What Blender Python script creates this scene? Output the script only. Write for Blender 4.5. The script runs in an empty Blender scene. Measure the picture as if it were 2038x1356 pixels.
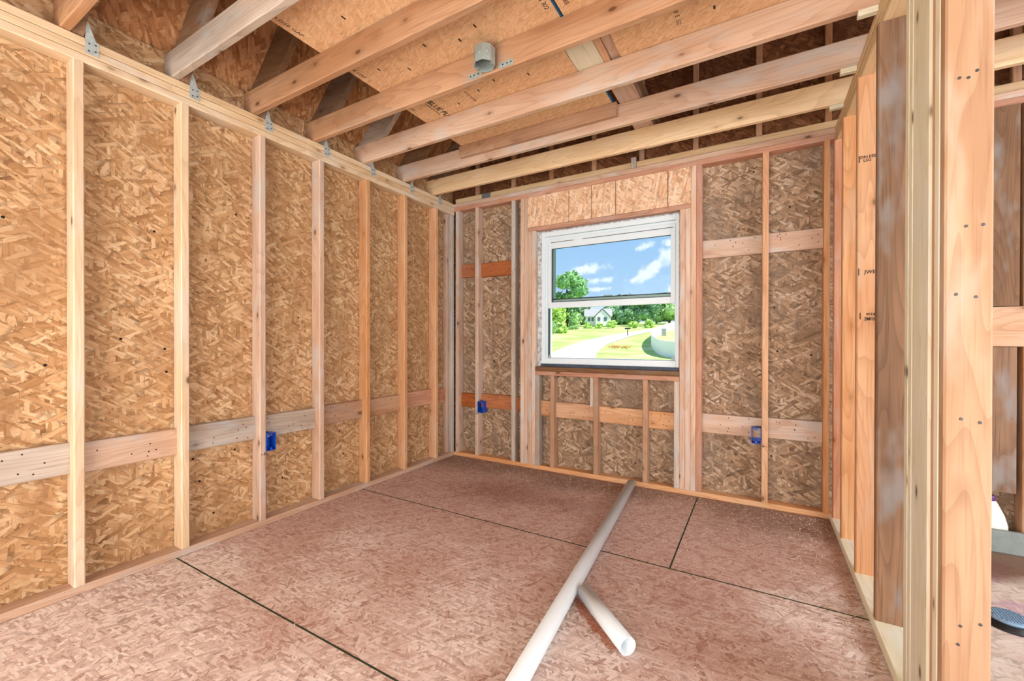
import bpy, math, random
from mathutils import Matrix, Vector
random.seed(7)
S = bpy.context.scene
COL = S.collection

# ------------------------------------------------------------------ camera
cam_d = bpy.data.cameras.new('camera')
cam = bpy.data.objects.new('camera', cam_d); COL.objects.link(cam)
R_ = (0.863821, 0.503797, 0.001393); U_ = (-0.003281, 0.002861, 0.999991); F_ = (-0.503788, 0.863818, -0.004125)
CAM = (2.628226, -3.363269, 1.139553)
cam.matrix_world = Matrix(((R_[0], U_[0], -F_[0], CAM[0]), (R_[1], U_[1], -F_[1], CAM[1]),
                           (R_[2], U_[2], -F_[2], CAM[2]), (0, 0, 0, 1)))
cam_d.sensor_fit = 'HORIZONTAL'; cam_d.sensor_width = 36.0
cam_d.lens = 842.255 / 2038 * 36.0
cam_d.shift_y = 5.275 / 2038
cam_d.clip_start = 0.02; cam_d.clip_end = 1000
S.camera = cam
S.view_settings.view_transform = 'Standard'
S.view_settings.look = 'None'
S.view_settings.gamma = 1.0
S.view_settings.use_curve_mapping = False
S.view_settings.exposure = 0.0
S.cycles.use_denoising = True
S.cycles.max_bounces = 6
S.cycles.diffuse_bounces = 3
S.cycles.transparent_max_bounces = 12
S.cycles.use_adaptive_sampling = True
S.cycles.adaptive_threshold = 0.07
S.cycles.adaptive_min_samples = 12
S.cycles.caustics_reflective = False
S.cycles.caustics_refractive = False
S.cycles.sample_clamp_indirect = 6.0


def lin(c):
    return tuple(((v / 255) / 12.92 if v / 255 <= 0.04045 else ((v / 255 + 0.055) / 1.055) ** 2.4) for v in c)


def rgba(c):
    l = lin(c)
    return (l[0], l[1], l[2], 1.0)


# ------------------------------------------------------------------ node helper
class NT:
    def __init__(self, tree):
        self.t = tree; self.n = tree.nodes; self.l = tree.links

    def add(self, typ, **kw):
        n = self.n.new(typ)
        for k, v in kw.items():
            setattr(n, k, v)
        return n

    def put(self, sock, v):
        if isinstance(v, bpy.types.NodeSocket):
            self.l.new(v, sock)
        elif v is not None:
            sock.default_value = v

    def math(self, op, a, b=None, c=None, clamp=False):
        n = self.add('ShaderNodeMath', operation=op); n.use_clamp = clamp
        self.put(n.inputs[0], a)
        if b is not None: self.put(n.inputs[1], b)
        if c is not None: self.put(n.inputs[2], c)
        return n.outputs[0]

    def vmath(self, op, a, b=None, s=None):
        n = self.add('ShaderNodeVectorMath', operation=op)
        self.put(n.inputs[0], a)
        if b is not None: self.put(n.inputs[1], b)
        if s is not None: self.put(n.inputs[3], s)
        return n.outputs[0]

    def mix(self, f, a, b, blend='MIX'):
        n = self.add('ShaderNodeMix', data_type='RGBA', blend_type=blend)
        self.put(n.inputs[0], f); self.put(n.inputs[6], a); self.put(n.inputs[7], b)
        return n.outputs[2]

    def mixf(self, f, a, b):
        n = self.add('ShaderNodeMix', data_type='FLOAT')
        self.put(n.inputs[0], f); self.put(n.inputs[2], a); self.put(n.inputs[3], b)
        return n.outputs[0]

    def ramp(self, f, stops, interp='LINEAR'):
        n = self.add('ShaderNodeValToRGB'); n.color_ramp.interpolation = interp
        e = n.color_ramp.elements
        while len(e) < len(stops): e.new(0.5)
        for i, (p, c) in enumerate(stops):
            e[i].position = p
            e[i].color = c if len(c) == 4 else (c[0], c[1], c[2], 1)
        self.put(n.inputs[0], f)
        return n.outputs[0]

    def step(self, v, lo, hi):
        n = self.add('ShaderNodeMapRange', interpolation_type='SMOOTHSTEP')
        self.put(n.inputs[0], v); self.put(n.inputs[1], lo); self.put(n.inputs[2], hi)
        return n.outputs[0]

    def mapping(self, v, loc=(0, 0, 0), rot=(0, 0, 0), sc=(1, 1, 1)):
        n = self.add('ShaderNodeMapping')
        self.put(n.inputs[0], v)
        n.inputs[1].default_value = loc; n.inputs[2].default_value = rot; n.inputs[3].default_value = sc
        return n.outputs[0]

    def noise(self, v, scale, detail=2.0, rough=0.5, dist=0.0, color=False):
        n = self.add('ShaderNodeTexNoise')
        self.put(n.inputs['Vector'], v); n.inputs['Scale'].default_value = scale
        n.inputs['Detail'].default_value = detail; n.inputs['Roughness'].default_value = rough
        n.inputs['Distortion'].default_value = dist
        return n.outputs[1 if color else 0]

    def vor(self, v, scale, feature='F1', dim='3D', rnd=1.0):
        n = self.add('ShaderNodeTexVoronoi', feature=feature, voronoi_dimensions=dim)
        self.put(n.inputs['Vector'], v); n.inputs['Scale'].default_value = scale
        n.inputs['Randomness'].default_value = rnd
        return n


def new_mat(name):
    m = bpy.data.materials.new(name); m.use_nodes = True
    t = NT(m.node_tree); t.n.clear()
    out = t.add('ShaderNodeOutputMaterial')
    b = t.add('ShaderNodeBsdfPrincipled')
    t.l.new(b.outputs[0], out.inputs[0])
    return m, t, b


def bump(t, b, h, strength=0.3, dist=0.002):
    n = t.add('ShaderNodeBump'); n.inputs['Strength'].default_value = strength
    n.inputs['Distance'].default_value = dist
    t.put(n.inputs['Height'], h); t.l.new(n.outputs[0], b.inputs['Normal'])


# ------------------------------------------------------------------ world (sky with small clouds)
W = bpy.data.worlds.new('sky'); S.world = W; W.use_nodes = True
W.cycles.sampling_method = 'NONE'
wt = NT(W.node_tree); wt.n.clear()
wo = wt.add('ShaderNodeOutputWorld'); wb = wt.add('ShaderNodeBackground')
wt.l.new(wb.outputs[0], wo.inputs[0])
SKY_STRENGTH = 1.25
tc = wt.add('ShaderNodeTexCoord').outputs['Generated']
sx = wt.add('ShaderNodeSeparateXYZ'); wt.l.new(tc, sx.inputs[0])
dx, dy, dz = sx.outputs
sky = wt.ramp(wt.math('MAXIMUM', dz, 0.0), [(0.0, rgba((218, 230, 246))), (0.09, rgba((188, 211, 242))),
                                           (0.22, rgba((168, 199, 240))), (0.6, rgba((112, 156, 218))), (1.0, rgba((88, 134, 206)))])
dyc = wt.math('MAXIMUM', dy, 0.05)
u = wt.math('DIVIDE', dx, dyc); v = wt.math('DIVIDE', dz, dyc)
cmb = wt.add('ShaderNodeCombineXYZ'); wt.l.new(u, cmb.inputs[0]); wt.l.new(v, cmb.inputs[1])
uv = cmb.outputs[0]
wn = wt.noise(uv, 28.0, 6.0, 0.62)
wn2 = wt.noise(wt.mapping(uv, sc=(1, 1.6, 1)), 9.0, 5.0, 0.6)
mask = None
for (cu, cv, hu, hv, ang) in [(-0.372, 0.178, .066, .018, .08), (-0.345, 0.150, .04, .011, -.05), (-0.405, .165, .03, .012, .3),
                              (-0.205, 0.172, .068, .021, .62), (-0.250, 0.146, .03, .008, .5), (-0.175, .195, .03, .022, .3),
                              (-0.232, 0.219, .026, .013, .35), (-0.172, .222, .018, .012, .1), (-0.16, 0.118, .025, .016, 0),
                              (-0.335, .128, .03, .007, 0)]:
    p = wt.mapping(wt.vmath('SUBTRACT', uv, (cu, cv, 0)), rot=(0, 0, -ang))
    p = wt.vmath('DIVIDE', p, (hu, hv, 1.0))
    ln = wt.add('ShaderNodeVectorMath', operation='LENGTH'); wt.l.new(p, ln.inputs[0])
    m_ = wt.math('SUBTRACT', 1.0, ln.outputs['Value'])
    mask = m_ if mask is None else wt.math('MAXIMUM', mask, m_)
blob = wt.math('ADD', mask, wt.math('MULTIPLY', wt.math('SUBTRACT', wn, 0.5), 2.6))
blob = wt.step(blob, 0.0, 0.75)
inview = wt.step(dy, 0.25, 0.45)
blob = wt.math('MULTIPLY', blob, inview)
# the same kind of scattered clouds over the rest of the dome
gn = wt.noise(wt.mapping(tc, sc=(1, 1, 2.2)), 3.2, 7.0, 0.6)
gen = wt.math('MULTIPLY', wt.step(gn, 0.56, 0.68), wt.math('SUBTRACT', 1.0, inview))
cl = wt.math('MAXIMUM', blob, gen)
skyc = wt.mix(cl, sky, rgba((252, 250, 250)))
wt.l.new(skyc, wb.inputs[0]); wb.inputs[1].default_value = SKY_STRENGTH


# ------------------------------------------------------------------ sun and large soft fill lamps added indoors
def light(name, typ, loc, energy, color=(1, 1, 1), size=None, size_y=None, aim=None):
    d = bpy.data.lights.new(name, typ); d.energy = energy; d.color = color
    o = bpy.data.objects.new(name, d); COL.objects.link(o); o.location = loc
    if typ == 'AREA':
        d.shape = 'RECTANGLE'; d.size = size; d.size_y = size_y or size
    if aim is not None:
        o.rotation_euler = (Vector(aim) - Vector(loc)).to_track_quat('-Z', 'Y').to_euler()
    return o


sun = light('sun', 'SUN', (20, 5, 30), 7.0, (1.0, 0.96, 0.88), aim=(20 - 0.72, 5 - 0.02, 30 - 0.95))
sun.data.angle = 0.01
# added area lamp standing in for light from behind the camera
light('front_fill_lamp', 'AREA', (2.2, -6.3, 1.5), 195, (0.99, 0.99, 0.985), 5.2, 2.2, aim=(2.2, 0, 0.9))
# area lamp added to light the neighbouring room, no opening there
light('side_fill_lamp', 'AREA', (6.6, -2.4, 1.6), 250, (0.98, 0.985, 1.0), 3.6, 2.0, aim=(3.3, -1.9, 0.2))
# warm lamp added near the floor to brighten plates and joists from below
light('low_warm_fill_lamp', 'AREA', (1.5, -4.9, 0.06), 215, (1.0, 0.91, 0.77), 3.2, 2.2, aim=(1.4, -3.4, 2.6))


# ------------------------------------------------------------------ materials
_wood = {}
WOODS = {   # light, mid, dark, weathered, weather amount
    'pale':   ((222, 202, 174), (208, 180, 146), (172, 136, 100), (204, 198, 190), 0.5),
    'pink':   ((216, 190, 170), (198, 164, 140), (156, 120, 98), (198, 194, 190), 0.65),
    'orange': ((220, 178, 140), (204, 152, 112), (160, 108, 72), (206, 182, 160), 0.35),
    'peach':  ((190, 157, 125), (175, 136, 101), (140, 98, 68), (198, 182, 166), 0.5),
    'deep':   ((180, 110, 64), (156, 88, 48), (108, 58, 32), (146, 92, 60), 0.2),
    'grey':   ((200, 188, 176), (172, 156, 142), (124, 106, 92), (176, 178, 178), 0.75),
    'tan':    ((196, 158, 128), (176, 134, 102), (134, 96, 68), (170, 150, 134), 0.5),
    'green':  ((236, 234, 216), (224, 220, 196), (192, 184, 152), (226, 232, 226), 0.5),
    'brown':  ((140, 108, 82), (116, 86, 62), (80, 56, 40), (140, 130, 120), 0.5),
    'weather': ((154, 122, 98), (124, 98, 78), (72, 54, 42), (146, 144, 142), 0.7),
    'light':  ((230, 204, 164), (214, 182, 138), (178, 138, 94), (216, 202, 180), 0.3),
    'red':    ((204, 158, 132), (182, 132, 106), (134, 86, 66), (182, 162, 152), 0.45),
}


def wood(kind, axis='z', knots=1.0):
    key = (kind, axis, knots)
    if key in _wood: return _wood[key]
    a, mdl, dk, wth, wamt = WOODS[kind]
    m, t, b = new_mat('lumber_%s_%s' % (kind, axis))
    co = t.add('ShaderNodeTexCoord').outputs['Object']
    oi = t.add('ShaderNodeObjectInfo').outputs['Random']
    off = t.add('ShaderNodeCombineXYZ')
    t.put(off.inputs[0], t.math('MULTIPLY', oi, 37.0)); t.put(off.inputs[1], t.math('MULTIPLY', oi, 91.0)); t.put(off.inputs[2], t.math('MULTIPLY', oi, 53.0))
    co = t.vmath('ADD', co, off.outputs[0])

    def st(l, c):
        return tuple(l if ax == axis else c for ax in 'xyz')
    # cathedral rings
    n1 = t.noise(t.mapping(co, sc=st(0.75, 7.0)), 1.0, 1.0, 0.45)
    ring = t.math('FRACT', t.math('MULTIPLY', n1, 17.0))
    ring = t.math('POWER', ring, 3.0)
    fine = t.noise(t.mapping(co, sc=st(4.0, 150.0)), 1.0, 1.0, 0.6)
    broad = t.noise(t.mapping(co, sc=st(1.3, 9.0)), 1.0, 2.0, 0.6)
    c = t.mix(t.step(broad, 0.3, 0.72), rgba(mdl), rgba(a))
    c = t.mix(t.math('MULTIPLY', ring, 0.34), c, rgba(dk))
    c = t.mix(t.math('MULTIPLY', t.step(fine, 0.5, 0.85), 0.5), c, rgba(dk))
    wn_ = t.noise(t.mapping(co, sc=st(2.2, 6.0), loc=(3, 7, 1)), 1.0, 3.0, 0.65)
    c = t.mix(t.math('MULTIPLY', t.step(wn_, 0.5, 0.68), wamt), c, rgba(wth))
    # knots
    if knots > 0:
        kv = t.vor(t.mapping(co, sc=st(6.0, 12.0)), 1.0)
        kd = kv.outputs['Distance']
        gate = t.add('ShaderNodeSeparateColor'); t.l.new(kv.outputs['Color'], gate.inputs[0])
        g = t.math('GREATER_THAN', gate.outputs[0], 0.68)
        k = t.math('MULTIPLY', t.math('SUBTRACT', 1.0, t.step(kd, 0.05, 0.17)), g)
        halo = t.math('MULTIPLY', t.math('SUBTRACT', 1.0, t.step(kd, 0.1, 0.42)), g)
        c = t.mix(t.math('MULTIPLY', halo, 0.35), c, rgba(dk))
        c = t.mix(t.math('MULTIPLY', k, 0.85 * knots), c, rgba((86, 54, 34)))
    hsv = t.add('ShaderNodeHueSaturation')
    t.put(hsv.inputs['Value'], t.math('ADD', 0.9, t.math('MULTIPLY', oi, 0.18)))
    t.put(hsv.inputs['Saturation'], t.math('ADD', 0.92, t.math('MULTIPLY', t.math('FRACT', t.math('MULTIPLY', oi, 7.31)), 0.2)))
    t.put(hsv.inputs['Color'], c)
    t.l.new(hsv.outputs[0], b.inputs['Base Color'])
    b.inputs['Roughness'].default_value = 0.72
    b.inputs['Specular IOR Level'].default_value = 0.25
    _wood[key] = m
    return m


def osb(name, plane, cols, scale=1.0, edge=0.5, stain=None, stain_amt=0.4, contrast=1.0, bias=0.0, extra=None, layers=5, spec=0.2, splinter=0.35, spread=1.0):
    """oriented strand board: overlapping elongated strands lying in several directions"""
    m, t, b = new_mat(name)
    co = t.add('ShaderNodeTexCoord').outputs['Object']
    oi = t.add('ShaderNodeObjectInfo').outputs['Random']
    s = t.add('ShaderNodeSeparateXYZ'); t.l.new(co, s.inputs[0])
    cb = t.add('ShaderNodeCombineXYZ')
    idx = {'x': 0, 'y': 1, 'z': 2}
    t.l.new(s.outputs[idx[plane[0]]], cb.inputs[0]); t.l.new(s.outputs[idx[plane[1]]], cb.inputs[1])
    off = t.add('ShaderNodeCombineXYZ'); t.put(off.inputs[0], t.math('MULTIPLY', oi, 23.0)); t.put(off.inputs[1], t.math('MULTIPLY', oi, 41.0))
    p0 = cb.outputs[0]
    p = t.vmath('ADD', p0, off.outputs[0])
    w1 = t.noise(p, 55.0 * scale, 1.0, 0.55, color=True)
    p = t.vmath('ADD', p, t.vmath('SCALE', t.vmath('SUBTRACT', w1, (0.5, 0.5, 0.5)), s=0.009 / scale))
    angs = [0.1, 1.2, 2.25, 0.65, 1.75, 2.8, 1.0]
    sizes = [(9, 40), (11, 46), (10, 36), (13, 60), (9, 50), (16, 70), (12, 44)]
    thr = [0, .45, .52, .58, .62, .62, .66]
    val = ed = qv = None
    for i in range(layers):
        su, sv = sizes[i]
        vr = t.add('ShaderNodeVectorRotate', rotation_type='Z_AXIS'); t.put(vr.inputs['Vector'], p); vr.inputs['Angle'].default_value = angs[i] * spread + bias
        q = t.vmath('MULTIPLY_ADD', vr.outputs[0], (su * scale, sv * scale, 1))
        q.node.inputs[2].default_value = (i * 3.7, i * 1.9, 0)
        vn = t.vor(q, 1.0, 'F1', '2D'); vn.distance = 'CHEBYCHEV'
        sc_ = t.add('ShaderNodeSeparateColor'); t.l.new(vn.outputs['Color'], sc_.inputs[0])
        e = vn.outputs['Distance']
        if val is None:
            val, ed, qv = sc_.outputs[0], e, q
        else:
            vis = t.math('GREATER_THAN', sc_.outputs[1], thr[i])
            val = t.mixf(vis, val, sc_.outputs[0]); ed = t.mixf(vis, ed, e)
            mv = t.add('ShaderNodeMix', data_type='VECTOR'); t.put(mv.inputs[0], vis); t.put(mv.inputs[4], qv); t.put(mv.inputs[5], q)
            qv = mv.outputs[1]
    grn = t.noise(t.vmath('MULTIPLY', qv, (0.45, 5.0, 1)), 1.0, 2.0, 0.6)
    val = t.math('ADD', t.math('MULTIPLY', t.math('SUBTRACT', val, 0.5), contrast), 0.5)
    val = t.math('ADD', val, t.math('MULTIPLY', t.math('SUBTRACT', grn, 0.5), 0.75))
    k = len(cols)
    c = t.ramp(val, [(i / (k - 1) * 0.9 + 0.05, rgba(cc)) for i, cc in enumerate(cols)])
    dark = tuple(int(x * 0.5) for x in cols[0])
    c = t.mix(t.math('MULTIPLY', t.step(ed, 0.40, 0.62), edge), c, rgba(dark))
    c = t.mix(t.math('MULTIPLY', t.step(grn, 0.60, 0.72), splinter), c, rgba(dark))
    if stain:
        sn = t.noise(t.vmath('MULTIPLY', p, (1.6, 0.8, 1)), 2.3, 3.0, 0.65)
        c = t.mix(t.math('MULTIPLY', t.step(sn, 0.45, 0.66), stain_amt), c, rgba(stain))
    if extra: c = extra(t, c, p0, co)
    t.l.new(c, b.inputs['Base Color'])
    b.inputs['Roughness'].default_value = 0.75
    b.inputs['Specular IOR Level'].default_value = spec
    return m


def plain(name, col, rough=0.5, metal=0.0, noise_amt=0.0, noise_scale=20, spec=0.5):
    m, t, b = new_mat(name)
    if noise_amt:
        co = t.add('ShaderNodeTexCoord').outputs['Object']
        n = t.noise(co, noise_scale, 4.0, 0.6)
        c = t.mix(t.math('MULTIPLY', t.step(n, 0.35, 0.7), noise_amt), rgba(col), rgba(tuple(int(x * 0.55) for x in col)))
        t.l.new(c, b.inputs['Base Color'])
    else:
        b.inputs['Base Color'].default_value = rgba(col)
    b.inputs['Roughness'].default_value = rough; b.inputs['Metallic'].default_value = metal
    b.inputs['Specular IOR Level'].default_value = spec
    return m


M = {}
M['osb_left'] = osb('osb_wall_straw', 'yz', [(134, 94, 58), (174, 132, 90), (196, 156, 114), (210, 176, 136), (226, 202, 170)], 1.1, 0.4,
                    (158, 118, 80), 0.55, 0.6, 0.9, None, 6, 0.2, 0.45)
M['osb_back'] = osb('osb_wall_weathered', 'xz', [(100, 80, 62), (142, 116, 92), (164, 134, 108), (186, 158, 130), (206, 192, 178)], 1.05, 0.4,
                    (128, 112, 98), 0.55, 0.68, 0.9, None, 6, 0.2, 0.45)
M['osb_header'] = osb('osb_header_pale', 'xz', [(186, 138, 102), (212, 168, 132), (224, 186, 152), (234, 204, 176), (240, 218, 196)], 1.2, 0.3, None, 0, 0.6)
M['osb_deck'] = osb('osb_deck_underside', 'xy', [(194, 146, 104), (216, 172, 130), (226, 186, 146), (232, 198, 160), (238, 210, 178)], 1.8, 0.16,
                    None, 0.3, 0.4, 0.0, None, 4, 0.2, 0.25, 0.5)
M['osb_roof'] = osb('osb_roof_brown', 'xy', [(130, 86, 52), (164, 112, 72), (184, 132, 90), (198, 150, 108), (210, 170, 130)], 1.2, 0.3,
                    (140, 98, 66), 0.4, 0.65, 0.0, None, 4)
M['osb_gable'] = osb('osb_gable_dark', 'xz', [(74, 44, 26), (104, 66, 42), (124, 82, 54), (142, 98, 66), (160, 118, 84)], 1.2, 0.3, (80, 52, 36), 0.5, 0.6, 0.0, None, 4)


def floor_extra(t, c, p0, co):
    # reddish damp patches and pale scuffed traffic areas
    geo = t.add('ShaderNodeNewGeometry').outputs['Position']
    n = t.noise(geo, 1.1, 4.0, 0.62)
    s = t.add('ShaderNodeSeparateXYZ'); t.l.new(geo, s.inputs[0])
    yy = t.math('ADD', s.outputs[1], t.math('MULTIPLY', t.math('SUBTRACT', n, 0.5), 4.5))
    yy = t.math('SUBTRACT', yy, t.math('MULTIPLY', s.outputs[0], 0.28))
    back = t.step(yy, -2.9, -1.6)
    c = t.mix(t.math('MULTIPLY', back, 0.5), c, rgba((166, 104, 82)))
    d1 = t.vmath('SUBTRACT', geo, (1.05, -0.62, 0)); d1 = t.vmath('MULTIPLY', d1, (1.0, 1.9, 1))
    ln = t.add('ShaderNodeVectorMath', operation='LENGTH'); t.l.new(d1, ln.inputs[0])
    r = t.math('ADD', ln.outputs['Value'], t.math('MULTIPLY', t.math('SUBTRACT', n, 0.5), 1.3))
    c = t.mix(t.math('MULTIPLY', t.math('SUBTRACT', 1.0, t.step(r, 0.15, 0.75)), 0.5), c, rgba((122, 52, 44)))
    # damp brown strip along the far wall
    yb = t.math('ADD', s.outputs[1], t.math('MULTIPLY', t.math('SUBTRACT', n, 0.5), 0.9))
    c = t.mix(t.math('MULTIPLY', t.step(yb, -0.5, 0.0), 0.55), c, rgba((92, 58, 38)))
    # orange stripe beside the short pipe
    q = t.vmath('SUBTRACT', geo, (2.05, -1.715, 0))
    q = t.mapping(q, rot=(0, 0, 0.72))
    q = t.vmath('ADD', q, t.vmath('SCALE', t.vmath('SUBTRACT', t.noise(geo, 30.0, 1.0, color=True), (0.5, 0.5, 0.5)), s=0.05))
    q = t.vmath('DIVIDE', q, (0.2, 0.028, 1.0))
    l2 = t.add('ShaderNodeVectorMath', operation='LENGTH'); t.l.new(q, l2.inputs[0])
    c = t.mix(t.math('MULTIPLY', t.math('SUBTRACT', 1.0, t.step(l2.outputs['Value'], 0.75, 1.1)), 0.75), c, rgba((168, 84, 36)))
    # dusty pale speckle
    sp = t.noise(geo, 160.0, 0.0, 0.5)
    c = t.mix(t.math('MULTIPLY', t.step(sp, 0.62, 0.72), 0.45), c, rgba((232, 208, 178)))
    return c


M['osb_floor'] = osb('osb_subfloor_pink', 'xy', [(164, 134, 124), (212, 190, 181), (230, 212, 204), (240, 227, 220), (249, 240, 234)], 1.45, 0.28,
                     None, 0, 0.75, 0.3, floor_extra, 6, 0.15, 0.4)


def floor2_extra(t, c, p0, co):
    geo = t.add('ShaderNodeNewGeometry').outputs['Position']
    n = t.noise(t.mapping(geo, loc=(2.3, 0.4, 0)), 4.5, 5.0, 0.6)
    c = t.mix(t.math('MULTIPLY', t.step(n, 0.5, 0.62), 0.6), c, rgba((196, 148, 184)))
    s = t.add('ShaderNodeSeparateXYZ'); t.l.new(geo, s.inputs[0])
    yy = t.math('ADD', s.outputs[1], t.math('MULTIPLY', t.math('SUBTRACT', n, 0.5), 0.5))
    c = t.mix(t.math('MULTIPLY', t.step(yy, -0.55, -0.3), 0.85), c, rgba((110, 76, 50)))
    return c


M['osb_floor2'] = osb('osb_subfloor_pale', 'xy', [(190, 172, 160), (214, 200, 190), (226, 214, 206), (234, 226, 220)], 1.25, 0.25, None, 0, 0.6, 0.3, floor2_extra, 3)
M['seam'] = plain('green_tongue_edge', (44, 62, 36), 0.9, 0, 0.7, 60)
M['seam_dark'] = plain('dark_gap', (24, 20, 16), 0.9)
M['blue_paint'] = plain('blue_panel_edge', (8, 92, 140), 0.6)
M['ink'] = plain('black_print', (30, 26, 24), 0.8)
M['tie'] = plain('galvanized_steel', (196, 208, 208), 0.4, 0.35, 0.3, 60)
M['box_steel'] = plain('galvanized_box', (176, 192, 190), 0.4, 0.4, 0.25, 80)
M['blue_plastic'] = plain('blue_plastic', (14, 74, 186), 0.35)
M['vinyl'] = plain('white_vinyl', (216, 230, 238), 0.4)
M['vinyl_shaded'] = plain('shaded_vinyl_rail', (156, 176, 172), 0.45)  # copy of the white vinyl with shade put into the colour
M['black'] = plain('black_rubber', (18, 20, 24), 0.5)
M['foam'] = plain('pale_foam_and_tape', (206, 214, 220), 0.8, 0, 0.9, 35)
M['tape'] = plain('dark_flashing_tape', (58, 72, 92), 0.6, 0, 0.8, 45)
M['pvc'] = plain('white_pvc', (212, 221, 227), 0.28)
M['screw'] = plain('steel_screw', (92, 96, 100), 0.35, 0.9)
M['hole'] = plain('dark_nail_hole', (22, 18, 14), 0.9)
M['chip'] = plain('sawdust_chip', (222, 202, 174), 0.8)
M['jug'] = plain('white_plastic_jug', (232, 230, 226), 0.35)
M['purple'] = plain('purple_plastic', (96, 62, 120), 0.4)
M['grey_board'] = plain('grey_painted_board', (140, 152, 150), 0.6, 0, 0.2, 25)
M['drain_blue'] = plain('pale_blue_plastic', (136, 172, 204), 0.35, 0, 0.35, 110)
M['plate_steel'] = plain('truss_plate_steel', (168, 178, 186), 0.4, 0.7, 0.3, 90)


def glass_mat():
    m, t, b = new_mat('window_glass'); t.n.remove(b)
    out = [n for n in t.n if n.type == 'OUTPUT_MATERIAL'][0]
    tr = t.add('ShaderNodeBsdfTransparent'); tr.inputs[0].default_value = (0.93, 0.97, 0.97, 1)
    gl = t.add('ShaderNodeBsdfGlossy'); gl.inputs['Roughness'].default_value = 0.02
    fr = t.add('ShaderNodeFresnel'); fr.inputs[0].default_value = 1.12
    mx = t.add('ShaderNodeMixShader')
    t.l.new(fr.outputs[0], mx.inputs[0]); t.l.new(tr.outputs[0], mx.inputs[1]); t.l.new(gl.outputs[0], mx.inputs[2])
    t.l.new(mx.outputs[0], out.inputs[0])
    return m


M['glass'] = glass_mat()


# ------------------------------------------------------------------ geometry helpers
def link(name, verts, faces, mat, parent=None, loc=(0, 0, 0), smooth=False):
    me = bpy.data.meshes.new(name)
    me.from_pydata([tuple(v) for v in verts], [], faces); me.update()
    if mat: me.materials.append(mat)
    if smooth:
        for p in me.polygons: p.use_smooth = True
    o = bpy.data.objects.new(name, me); COL.objects.link(o); o.location = loc
    if parent: o.parent = parent
    return o


def empty(name, loc=(0, 0, 0)):
    o = bpy.data.objects.new(name, None); COL.objects.link(o); o.location = loc
    o.empty_display_size = 0.1
    return o


def struct(name):
    o = empty(name); o['kind'] = 'structure'
    return o


def tag(o, label, cat, group=None, kind=None):
    o['label'] = label; o['category'] = cat
    if group: o['group'] = group
    if kind: o['kind'] = kind
    return o


def box_vf(lo, hi):
    x0, y0, z0 = lo; x1, y1, z1 = hi
    v = [(x0, y0, z0), (x1, y0, z0), (x1, y1, z0), (x0, y1, z0), (x0, y0, z1), (x1, y0, z1), (x1, y1, z1), (x0, y1, z1)]
    f = [(0, 3, 2, 1), (4, 5, 6, 7), (0, 1, 5, 4), (1, 2, 6, 5), (2, 3, 7, 6), (3, 0, 4, 7)]
    return v, f


def lumber_vf(dims, axis, ch=0.0045):
    """octagonal section (eased long edges) along axis, centred"""
    i = 'xyz'.index(axis); j, k = (i + 1) % 3, (i + 2) % 3
    L, a, b = dims[i] / 2, dims[j] / 2, dims[k] / 2
    ch = min(ch, a * 0.4, b * 0.4)
    sec = [(-a + ch, -b), (a - ch, -b), (a, -b + ch), (a, b - ch), (a - ch, b), (-a + ch, b), (-a, b - ch), (-a, -b + ch)]
    v = []
    for s in (-L, L):
        for (p, q) in sec:
            c = [0, 0, 0]; c[i] = s; c[j] = p; c[k] = q; v.append(tuple(c))
    f = [tuple(range(7, -1, -1)), tuple(range(8, 16))]
    for n in range(8):
        m = (n + 1) % 8; f.append((n, m, 8 + m, 8 + n))
    return v, f


def board(name, x, y, z, kind, parent, axis=None, mat=None, knots=1.0, label=None):
    lo = (x[0], y[0], z[0]); hi = (x[1], y[1], z[1])
    d = [hi[i] - lo[i] for i in range(3)]
    if axis is None: axis = 'xyz'[d.index(max(d))]
    v, f = lumber_vf(d, axis)
    o = link(name, v, f, mat or wood(kind, axis, knots), parent, tuple((lo[i] + hi[i]) / 2 for i in range(3)))
    if label: o['label'] = label
    return o


def slab(name, x, y, z, mat, parent, label=None):
    c = ((x[0] + x[1]) / 2, (y[0] + y[1]) / 2, (z[0] + z[1]) / 2)
    v, f = box_vf((x[0] - c[0], y[0] - c[1], z[0] - c[2]), (x[1] - c[0], y[1] - c[1], z[1] - c[2]))
    o = link(name, v, f, mat, parent, c)
    if label: o['label'] = label
    return o


def prism_y(name, poly, y0, y1, mat, parent):
    """polygon in xz extruded along y"""
    cx = sum(p[0] for p in poly) / len(poly); cz = sum(p[1] for p in poly) / len(poly); cy = (y0 + y1) / 2
    n = len(poly)
    v = [(p[0] - cx, y0 - cy, p[1] - cz) for p in poly] + [(p[0] - cx, y1 - cy, p[1] - cz) for p in poly]
    f = [tuple(range(n)), tuple(range(2 * n - 1, n - 1, -1))]
    for i in range(n):
        j = (i + 1) % n; f.append((i, n + i, n + j, j))
    return link(name, v, f, mat, parent, (cx, cy, cz))


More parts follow.
